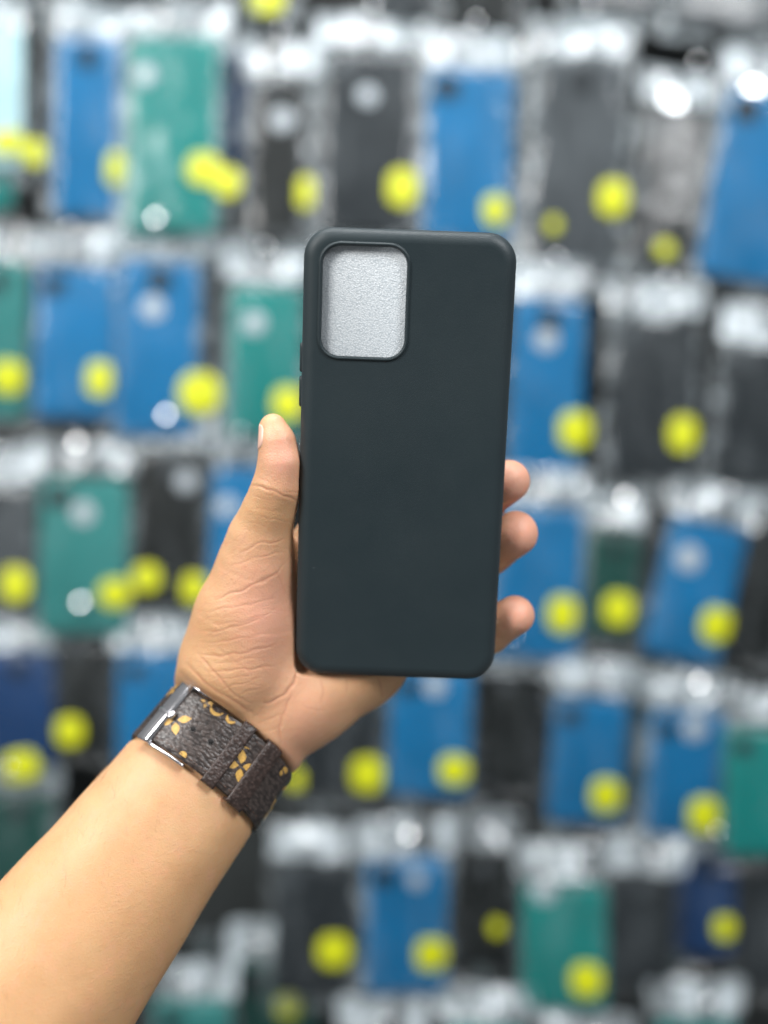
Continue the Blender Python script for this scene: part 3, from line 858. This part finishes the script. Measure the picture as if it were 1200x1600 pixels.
# creases: (polyline in the palm, depth mm, width px)
CREASES = [
 ([(393, 758), (407, 761), (424, 766), (440, 773), (468, 784)], .75, 2.6),
 ([(440, 768), (455, 770), (470, 769)], .35, 2.0), ([(400, 744), (412, 750), (420, 752)], .25, 2.0), ([(395, 775), (410, 778), (425, 784)], .25, 2.2),
 ([(400, 806), (425, 812), (458, 817)], .25, 2.2), ([(390, 792), (420, 796), (440, 800)], .18, 2.2), ([(385, 815), (405, 818), (420, 826)], .15, 2.2),
 ([(372, 868), (388, 856), (405, 848), (427, 848), (450, 842)], .45, 2.6), ([(360, 885), (385, 876), (405, 870), (432, 864), (448, 862)], .3, 2.4),
 ([(334, 937), (358, 929), (380, 921), (412, 906), (434, 894), (448, 876)], .55, 2.8),
 ([(322, 956), (350, 951), (380, 946), (405, 941), (432, 932)], .36, 2.4), ([(330, 975), (380, 972), (417, 959), (436, 948)], .22, 2.4),
 ([(316, 988), (336, 987), (356, 982), (390, 973), (416, 963)], .38, 2.4), ([(312, 1004), (335, 1004), (362, 1000), (392, 994), (430, 989)], .25, 2.2),
 ([(308, 1020), (328, 1024), (346, 1025), (368, 1022), (390, 1018), (434, 1006)], .42, 2.6), ([(340, 1013), (372, 1036), (390, 1050)], .22, 2.2),
 ([(318, 1048), (346, 1049), (373, 1046), (400, 1044), (430, 1040)], .42, 2.6), ([(330, 1036), (356, 1036), (384, 1030), (420, 1026)], .22, 2.2),
 ([(308, 1020), (322, 1036), (336, 1051), (348, 1064), (360, 1080), (378, 1094), (396, 1100)], .5, 3.0),
 ([(290, 1034), (304, 1050), (320, 1066), (338, 1080), (360, 1092), (384, 1108), (402, 1118)], .6, 4.0),
 ([(276, 1046), (296, 1062), (316, 1078), (340, 1092), (366, 1108)], .4, 4.0),
 ([(340, 1078), (372, 1070), (408, 1059)], .25, 2.2), ([(352, 1092), (384, 1082), (420, 1070)], .22, 2.2), ([(330, 1060), (360, 1060), (395, 1054)], .2, 2.0),
 ([(466, 1046), (464, 1056), (457, 1071), (445, 1086), (428, 1095), (412, 1098)], .9, 3.2),
 ([(456, 1080), (449, 1098), (440, 1120), (436, 1140), (438, 1165)], .5, 4.5), ([(402, 1131), (420, 1124), (438, 1116)], .25, 2.4), ([(408, 1142), (428, 1140), (446, 1130)], .2, 2.4),
 ([(589, 1056), (594, 1066), (598, 1078), (597, 1092)], .7, 3.0), ([(540, 1058), (543, 1070), (541, 1084)], .2, 3.5), ([(500, 1060), (506, 1082), (500, 1100)], .25, 4.0),
 ([(470, 1100), (490, 1110), (512, 1108)], .15, 3.0), ([(424, 880), (438, 905), (446, 930)], .15, 2.5),
]
uu, vv = to_px(hp_)
disp = np.zeros(len(hp_)); crz = np.zeros(len(hp_))
facing = np.clip((.45 - hn[:, 1]) / .5, 0, 1)
sel = (vv < 1235) & (uu < 640) & (facing > 0)
r_ = np.random.default_rng(3)
fine = []
for _ in range(150):                                     # fine random skin lines over the thenar and the wrist
    u0, v0 = r_.uniform(285, 460), r_.uniform(800, 1160); an = r_.normal(-.25, .45); L_ = r_.uniform(12, 46); bd = r_.normal(0, 4)
    fine.append(([(u0, v0), (u0 + L_/2*math.cos(an), v0 + L_/2*math.sin(an) + bd), (u0 + L_*math.cos(an), v0 + L_*math.sin(an))], r_.uniform(.03, .10), r_.uniform(1.4, 2.0)))
up, vp = uu[sel], vv[sel]
ds = np.zeros(len(up)); cz = np.zeros(len(up))
wob = .9*np.sin(up*.21 + vp*.13) + .7*np.sin(up*.09 - vp*.27)
for line, dep, wd in CREASES + fine:
    q = np.array(line, float)
    # smooth the polyline
    for _ in range(2):
        q = np.vstack([q[:1], np.vstack([.75*q[:-1] + .25*q[1:], .25*q[:-1] + .75*q[1:]]).reshape(2, -1, 2).transpose(1, 0, 2).reshape(-1, 2), q[-1:]])
    seg = np.linalg.norm(np.diff(q, axis=0), axis=1); tot = seg.sum(); acc = 0
    best = np.full(len(up), 1e9); par = np.zeros(len(up))
    bb = (up > q[:, 0].min()-14) & (up < q[:, 0].max()+14) & (vp > q[:, 1].min()-14) & (vp < q[:, 1].max()+14)
    ids = np.where(bb)[0]
    if len(ids) == 0: continue
    pp = np.stack([up[ids] + wob[ids]*.5, vp[ids] + wob[ids]], 1)
    be = np.full(len(ids), 1e9); pa = np.zeros(len(ids))
    for s_ in range(len(seg)):
        a, b = q[s_], q[s_+1]; ab = b - a
        h = np.clip(((pp - a) @ ab) / max(ab @ ab, 1e-9), 0, 1)
        dd = np.linalg.norm(pp - a - h[:, None]*ab, axis=1)
        m = dd < be; be[m] = dd[m]; pa[m] = ((acc + h*seg[s_]) / tot)[m]; acc += seg[s_]
    taper = np.clip(np.minimum(pa, 1 - pa) * 5, .0, 1) ** .5
    if dep > .7: taper = np.maximum(taper, .6)
    wd_ = wd * .62
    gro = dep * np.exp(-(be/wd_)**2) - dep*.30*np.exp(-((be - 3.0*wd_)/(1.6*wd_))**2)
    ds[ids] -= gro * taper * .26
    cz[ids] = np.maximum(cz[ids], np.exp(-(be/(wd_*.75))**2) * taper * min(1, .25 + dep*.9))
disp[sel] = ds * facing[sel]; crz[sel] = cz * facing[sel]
# soft muscle and tendon undulation
def und(u, v): return .25*np.sin(u*.045 + v*.02) * np.sin(v*.031 - u*.012)
disp += und(uu, vv)
hp2 = hp_ + hn * disp[:, None]
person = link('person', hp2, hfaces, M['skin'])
tag(person, 'bare left hand and forearm wearing a watch strap, gripping the black case', 'person')
# natural colour regions of the skin
def blob(u0, v0, r0, r1=None):
    r1 = r1 or r0
    return np.exp(-(((uu - u0)/r0)**2 + ((vv - v0)/r1)**2))
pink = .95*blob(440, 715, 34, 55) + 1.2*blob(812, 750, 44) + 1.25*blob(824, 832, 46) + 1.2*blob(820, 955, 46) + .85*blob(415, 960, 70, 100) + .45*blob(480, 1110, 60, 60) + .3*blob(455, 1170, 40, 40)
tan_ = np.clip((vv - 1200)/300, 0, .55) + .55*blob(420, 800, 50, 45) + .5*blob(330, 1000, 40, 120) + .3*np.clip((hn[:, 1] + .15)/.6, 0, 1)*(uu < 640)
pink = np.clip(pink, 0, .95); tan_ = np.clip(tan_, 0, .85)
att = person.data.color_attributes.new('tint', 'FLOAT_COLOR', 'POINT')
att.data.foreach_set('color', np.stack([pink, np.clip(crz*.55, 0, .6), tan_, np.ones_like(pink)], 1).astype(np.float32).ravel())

# fine dark hairs on the forearm
def arm_hair():
    rr_ = np.random.default_rng(11); V = []; F = []
    cand = np.where((vv > 1200) & (uu > -40) & (vv < 1660) & (hn[:, 1] < .25))[0]
    tq = (hp2[cand] - AX1) @ axd
    cand = cand[tq < -18]
    for q in rr_.choice(cand, 300, replace=False):
        p, n_ = hp2[q], hn[q]
        side = -1 if (p - AX1) @ fe1 < 0 else 1
        d = axd*rr_.uniform(.3, .9) + fe1*side*rr_.uniform(.2, 1.0) + rr_.normal(0, .15, 3); d -= n_*(d @ n_); d /= np.linalg.norm(d)
        s2 = np.cross(n_, d); L_ = rr_.uniform(3.5, 8.0); bend = rr_.normal(0, .15)
        base_ = len(V)
        for i_ in range(5):
            t = i_/4; c = p + d*L_*t + s2*bend*L_*t*t + n_*(.05 + .9*t*(1 - .55*t))
            ra = .026*(1 - .8*t)
            for j in range(3):
                a = 2*math.pi*j/3; V.append(c + (s2*math.cos(a) + n_*math.sin(a))*ra)
        for i_ in range(4):
            for j in range(3):
                a, b = base_ + i_*3 + j, base_ + i_*3 + (j+1) % 3
                F.append((a, b, b+3, a+3))
    o = link('arm_hair', np.array(V), F, M['hair'], person); o['kind'] = 'stuff'
arm_hair()
def nail(c, ax, nrm, ln, wd):
    """curved nail plate resting on the finger surface"""
    ax = ax/np.linalg.norm(ax); nrm = nrm - ax*nrm.dot(ax); nrm /= np.linalg.norm(nrm); sd = np.cross(ax, nrm)
    nu, nv = 11, 13; V = []
    for lay in (.32, -.35):
        for i in range(nu):
            s = i/(nu-1)*2 - 1
            for j in range(nv):
                t = j/(nv-1)*2 - 1
                wl_ = wd/2 * (1 - .22*max(s, 0)**3 - .25*max(-s, 0)**3)
                x = s*ln/2*(1 - .16*t*t); y = t*wl_
                z = -(y*y)/(wd*.95) - .0*s
                V.append(c + ax*x + sd*y + nrm*(z + lay - (.25 if abs(t) > .95 or s < -.95 else 0)))
    V = np.array(V); n_ = nu*nv
    # the plate follows the skin it grows on
    top, tn = project(V[:n_], 6)
    ii, jj = np.divmod(np.arange(n_), nv)
    rimm = (ii == 0) | (jj == 0) | (jj == nv-1)
    V[:n_] = top + tn*np.where(rimm, .0, .12)[:, None]; V[n_:] = top - tn*.5
    F = []
    for i in range(nu-1):
        for j in range(nv-1):
            a = i*nv + j
            F.append((a, a+1, a+nv+1, a+nv)); F.append((a+n_, a+nv+n_, a+nv+1+n_, a+1+n_))
    rim = [(i*nv) for i in range(nu)] + [((nu-1)*nv + j) for j in range(1, nv)] + [(i*nv + nv-1) for i in range(nu-2, -1, -1)] + [j for j in range(nv-2, 0, -1)]
    for a, b in zip(rim, rim[1:] + rim[:1]): F.append((a, a+n_, b+n_, b))
    o = link('fingernail', V, F, M['nail'], person); fix_normals(o)
    return o
def on_surface(c, nrm):
    """march from inside along nrm to the skin"""
    t = np.linspace(0, 16, 321); pts = c + t[:, None]*nrm
    d = body_sdf(pts); k_ = np.argmax(d > 0); return pts[k_]
A = P(437, 722, 22); B = P(427, 669, 20); axn = B - A
nr = np.array([-.97, -.02, .02]); nr -= axn*(nr @ axn)/(axn @ axn); nr /= np.linalg.norm(nr)
nail(on_surface(P(430, 677, 17), nr), axn, nr, 10.5, 9.0)
for ch in FING[1:]:
    a, b = P(*ch[2][0]), P(*ch[2][2]); axn = b - a
    nr = np.array([.25, .95, .0]); nr -= axn*(nr @ axn)/(axn @ axn); nr /= np.linalg.norm(nr)
    nail(on_surface(b - axn*.12, nr), axn, nr, 9.0, 8.5)

# ================================================================== watch strap
SC = P(331, 1184, 131)                                   # centre of the strap loop
q_ = (SC - AX1) @ axd; SC = AX1 + axd*q_
sr1 = float(np.interp(q_, FT, FR1)); sr2 = float(np.interp(q_, FT, FR2))
def loop_r(th, h, t):
    """point on the strap loop; th=0 faces the camera, +90 deg is the right/lower side"""
    r1 = sr1 - .035*t; r2 = sr2 - .055*t
    e = 2/2.15
    s, c = np.sin(th), np.cos(th)
    x = np.sign(s)*np.abs(s)**e; y = np.sign(c)*np.abs(c)**e
    return SC + fe1*(r1 + h)*x + fe2*(r2 + h)*y + axd*(t + SKEW*y)
TH = np.linspace(-math.pi, math.pi, 721)
_pts = np.array([loop_r(t_, 1.5, 0) for t_ in TH])
_len = np.concatenate([[0], np.cumsum(np.linalg.norm(np.diff(_pts, axis=0), axis=1))]); _len -= np.interp(0, TH, _len)
_off = (_pts - SC) @ fe1
def th_of_len(l): return np.interp(l, _len, TH)
def len_of_px(s):                                        # s: offset in photo px along the strap
    m = np.abs(TH) <= math.pi/2; return np.interp(RAD(s, 131), _off[m], _len[m])
def SP(l, t, h):
    return loop_r(th_of_len(l), h, t)
watch = empty('wrist_watch'); watch.location = W(SC)
winv = Matrix.Translation(watch.location).inverted()
def wadd(name, V, F, mat, uv=None, parent=None):
    o = link(name, V, F, mat, uv=uv); o.parent = parent or watch
    if parent is None: o.matrix_parent_inverse = winv
    fix_normals(o); return o
def band(name, l0, l1, t_lo, t_hi, h0, h1, mat, nl=80, nt=9, edge=.35, parent=None, hfun=None):
    """strip following the loop; t_lo/t_hi functions of l; thickness h0..h1"""
    V = []; UV = []; F = []
    ls = np.linspace(l0, l1, nl)
    prof = [(-1, h0), (-1, h1 - edge), (-.965, h1 - edge*.3), (-.93, h1)] + [(x, h1) for x in np.linspace(-.85, .85, nt)] + [(.93, h1), (.965, h1 - edge*.3), (1, h1 - edge), (1, h0)]
    m = len(prof)
    for l in ls:
        a, b = t_lo(l), t_hi(l); e = hfun(l) if hfun else 0
        for (x, h) in prof:
            t = (a + b)/2 + (b - a)/2*x
            V.append(SP(l, t, h + e)); UV.append((l, t))
    for i in range(nl-1):
        for j in range(m):
            a, b = i*m + j, i*m + (j+1) % m
            F.append((a, b, b+m, a+m))
    F.append(list(range(m))); F.append([(nl-1)*m + j for j in range(m)][::-1])
    o = wadd(name, np.array(V), F, mat, np.array(UV), parent); sharp(o, 55)
    return o
HW = 12.3
lB = len_of_px(-92)                                      # buckle bar
lTip = len_of_px(106)
LT = _len[-1]
# lower layer: runs round the whole wrist
base = band('strap', -LT*.72, LT*.72, lambda l: -HW, lambda l: HW, .15, 2.0, M['leather'], 160)
# upper layer: strap tail from the buckle to the pointed end
def taper_hi(l):
    x = (l - (lTip - 10.5))/10.5
    return HW*.97 if x < 0 else HW*.97 - 15*max(0, x)**2.6
def taper_lo(l):
    x = (l - (lTip - 6.5))/6.5
    return -HW*.97 if x < 0 else -HW*.97 + 5.0*max(0, x)**3
tail = band('strap_tail', lB - 3.0, lTip, taper_lo, taper_hi, 2.15, 4.0, M['leather'], 110,
            hfun=lambda l: -1.6*max(0, (lB + 2 - l)/5)**1.0 if l < lB + 2 else 0)
def keeper(s0, s1):
    l0, l1 = len_of_px(s0), len_of_px(s1)
    V = []; UV = []; F = []
    prof = []
    hw = HW + .25
    ring = [(-hw - 1.5, 1.2), (-hw - 1.5, 4.0), (-hw - .9, 4.85), (-hw, 5.1)] + [(t, 5.1) for t in np.linspace(-hw + 1.5, hw - 1.5, 9)] + [(hw, 5.1), (hw + .9, 4.85), (hw + 1.5, 4.0), (hw + 1.5, 1.2),
            (hw + .3, 1.2), (hw + .3, 4.15)] + [(t, 4.15) for t in np.linspace(hw - 1, -hw + 1, 9)] + [(-hw - .3, 4.15), (-hw - .3, 1.2)]
    m = len(ring); ls = [l0, l0 + .25, l0 + .6] + list(np.linspace(l0 + 1.2, l1 - 1.2, 5)) + [l1 - .6, l1 - .25, l1]
    hh = [-.45, -.12, 0] + [.05]*5 + [0, -.12, -.45]
    for l, e in zip(ls, hh):
        for t, h in ring:
            V.append(SP(l, t, h + (e if h > 4.2 else 0))); UV.append((l, t*1.0))
    for i in range(len(ls)-1):
        for j in range(m):
            a, b = i*m + j, i*m + (j+1) % m
            F.append((a, b, b+m, a+m))
    F.append(list(range(m))); F.append([(len(ls)-1)*m + j for j in range(m)][::-1])
    o = wadd('strap_keeper', np.array(V), F, M['leather_keeper'], np.array(UV)); sharp(o, 60)
    return o
keeper(3, 24); keeper(46, 72)
# punched holes with rims
for s_ in (-47, -17):
    l = len_of_px(s_); V = []; F = []
    for rr, h in ((1.35, 4.0), (1.2, 4.14), (1.0, 4.12), (.85, 4.0)):
        for j in range(16):
            a = 2*math.pi*j/16; V.append(SP(l + rr*math.cos(a), rr*math.sin(a) - .4, h))
    for i in range(3):
        for j in range(16):
            a, b = i*16+j, i*16+(j+1) % 16; F.append((a, b, b+16, a+16))
    o = wadd('strap_hole', np.array(V), F, M['leather'], np.zeros((len(V), 2)), tail)
    V = [SP(l + .92*math.cos(2*math.pi*j/16), .92*math.sin(2*math.pi*j/16) - .4, 4.07) for j in range(16)]
    V += [SP(l + .92*math.cos(2*math.pi*j/16), .92*math.sin(2*math.pi*j/16) - .4, 3.6) for j in range(16)]
    wadd('hole_core', np.array(V), [list(range(16))] + [(j, j+16, (j+1) % 16+16, (j+1) % 16) for j in range(16)], M['hole'], None, tail)
# stitching
def stitches(rowsdef, parent, h):
    V = []; F = []
    for (l0, l1, tf) in rowsdef:
        l = l0
        while l < l1 - 1.2:
            n0 = len(V)
            for (x, hh, ww) in ((0, -.15, .16), (.25, .16, .26), (1.25, .16, .26), (1.5, -.15, .16)):
                t0 = tf(l + x)
                V += [SP(l + x, t0 - ww, h - .1 + 0*hh), SP(l + x, t0, h + hh + .12), SP(l + x, t0 + ww, h - .1)]
            for i in range(3):
                for j in range(2):
                    a = n0 + i*3 + j; F.append((a, a+1, a+4, a+3))
            l += 2.15
    o = wadd('stitching', np.array(V), F, M['thread'], None, parent); o['kind'] = 'stuff'
stitches([(lB + 1.5, lTip - 7, lambda l: HW - 2.1), (lB + 1.5, lTip - 3, lambda l: -HW + 2.1),
          ], tail, 4.0)
stitches([(lTip + 1, lTip + 22, lambda l: HW - 2.1), (lTip - 4, lTip + 22, lambda l: -HW + 2.1), (lB - 22, lB - 5, lambda l: HW - 2.1), (lB - 22, lB - 5, lambda l: -HW + 2.1)], base, 2.0)
# gold printed flowers
def flower(parent, l, t, size, ang, h, clip=None, cross=True):
    for k_ in range(4):
        a = ang + k_*math.pi/2
        ca, sa = math.cos(a), math.sin(a)
        V = []; F = []
        n = 9
        for lay in (0, 1):
            for i in range(n):
                x = i/(n-1); hw = .50*math.sin(math.pi*x**.9)**1.15 * size*.5 if 0 < x < 1 else .02
                r = (.14 + .86*x)*size
                for sgn in (-1, 0, 1):
                    dl, dt = r*ca - sgn*hw*sa, r*sa + sgn*hw*ca
                    tt = t + dt
                    V.append(SP(l + dl, tt, h + (.05 if lay == 0 else -.15)))
        for i in range(n-1):
            for j in range(2):
                q = i*3 + j; F.append((q, q+1, q+4, q+3))
        m = n*3
        rim = [i*3 for i in range(n)] + [(n-1)*3+1, (n-1)*3+2] + [i*3+2 for i in range(n-2, -1, -1)] + [1]
        for a2, b2 in zip(rim, rim[1:] + rim[:1]): F.append((a2, a2+m, b2+m, b2))
        if clip and not clip(k_): continue
        sharp(wadd('printed_petal', np.array(V), F, M['gold'], None, parent), 30)
def arc(parent, l, t, r0, r1, a0, a1, h):
    n = 12; V = []; F = []
    for lay in (.07, -.15):
        for i in range(n):
            a = a0 + (a1 - a0)*i/(n-1)
            tp = math.sin(math.pi*(i + .4)/(n - .2))
            mid = (r0 + r1)/2; hf = (r1 - r0)/2*tp
            for r in (mid - hf, mid + hf): V.append(SP(l + r*math.cos(a), t + r*math.sin(a), h + lay))
    for i in range(n-1):
        q = i*2; F.append((q, q+1, q+3, q+2))
    m = 2*n; rim = [2*i for i in range(n)] + [2*i+1 for i in range(n-1, -1, -1)]
    for a2, b2 in zip(rim, rim[1:] + rim[:1]): F.append((a2, a2+m, b2+m, b2))
    sharp(wadd('printed_ring', np.array(V), F, M['gold'], None, parent), 30)
flower(tail, len_of_px(36), -.6, 6.0, math.radians(28), 4.0)
arc(tail, len_of_px(34), -.5, 6.0, 7.6, math.radians(95), math.radians(205), 4.02)
flower(tail, len_of_px(-74), -1.2, 6.0, math.radians(40), 4.0, clip=lambda k_: k_ in (0, 3, 2))
arc(tail, len_of_px(-38), HW - .6, 2.0, 3.4, math.radians(190), math.radians(350), 4.02)
arc(tail, len_of_px(-14), HW - .6, 1.2, 2.6, math.radians(185), math.radians(345), 4.02)
flower(tail, len_of_px(-56), HW - 1.3, 2.6, math.radians(15), 4.0, clip=lambda k_: k_ in (0, 2, 3))
arc(base, len_of_px(98), HW - .8, .6, 2.4, math.radians(190), math.radians(350), 2.02)
flower(tail, len_of_px(86), HW - 3.0, 2.8, math.radians(35), 4.0, clip=lambda k_: k_ in (0, 3))
arc(tail, len_of_px(-36), -HW + 1.0, .4, 2.3, math.radians(20), math.radians(160), 4.02)
flower(base, lTip + 5.5, -3.5, 5.0, math.radians(20), 2.0)
flower(base, lTip + 6.0, 8.0, 3.4, math.radians(60), 2.0, clip=lambda k_: k_ in (2, 3))
arc(base, len_of_px(88), -HW + 1.6, 1.0, 3.0, math.radians(20), math.radians(170), 2.02)
flower(base, lB - 10.0, HW - 2.4, 3.2, math.radians(70), 2.0)
flower(base, lTip - 3.5, -HW + 1.8, 4.0, math.radians(100), 2.0, clip=lambda k_: k_ in (0, 3))
# buckle: broad bar, two side arms, tongue
def strip(name, l0, l1, t0, t1, h0, h1, bev, parent=None, nl=14, curve=True):
    V = []; F = []
    ring = [(t0, h0), (t0, h1 - bev), (t0 + bev*.35, h1 - bev*.3), (t0 + bev, h1), ((t0+t1)/2, h1), (t1 - bev, h1), (t1 - bev*.35, h1 - bev*.3), (t1, h1 - bev), (t1, h0)]
    ls = [l0, l0 + bev*.3, l0 + bev] + list(np.linspace(l0 + bev, l1 - bev, nl))[1:-1] + [l1 - bev, l1 - bev*.3, l1]
    drop = [-bev, -bev*.3, 0] + [0]*(len(ls)-6) + [0, -bev*.3, -bev]
    m = len(ring)
    for l, e in zip(ls, drop):
        for t, h in ring: V.append(SP(l, t, h + (e if h > h0 else 0)))
    for i in range(len(ls)-1):
        for j in range(m):
            a, b = i*m+j, i*m+(j+1) % m; F.append((a, b, b+m, a+m))
    F.append(list(range(m))); F.append([(len(ls)-1)*m+j for j in range(m)][::-1])
    o = wadd(name, np.array(V), F, M['chrome'], None, parent); sharp(o, 60); return o
bar = strip('buckle_bar', lB - 2.6, lB + 3.2, -HW - 1.7, HW + 1.7, 3.4, 5.6, .9)
l_arm = len_of_px(-26)
strip('buckle_arm', lB + 2.9, l_arm, HW + .35, HW + 2.0, 1.6, 5.3, .6, bar)
strip('buckle_arm', lB + 2.9, l_arm, -HW - 2.0, -HW - .55, 1.6, 4.4, .6, bar)
strip('buckle_tongue', lB - 2.0, lB + 5.2, -1.15, .75, 5.0, 6.3, .6, bar)
strip('tongue_tip', lB + 2.6, lB + 4.6, -2.0, 1.6, 4.2, 5.9, .7, bar)
# watch body on the far side of the wrist
V, F = slab(30, 34, 7, [(1.2, -1.0), (0, 1.0), (0, 7.0), (1.5, 9.0)], 8)
cb = SC - fe2*(sr2 + 2.4)
V = cb + V[:, 0:1]*fe1 + V[:, 1:2]*axd - V[:, 2:3]*fe2
o = wadd('watch_body', V, F, M['chrome']); sharp(o, 40)
V, F = slab(26, 30, 6, [(0, 8.9), (.2, 9.4), (.6, 9.6)], 8)
V = cb + V[:, 0:1]*fe1 + V[:, 1:2]*axd - V[:, 2:3]*fe2
wadd('watch_glass', V, F, M['hole'])
tag(watch, 'dark brown leather watch strap with gold flower print and steel buckle on wrist', 'watch')
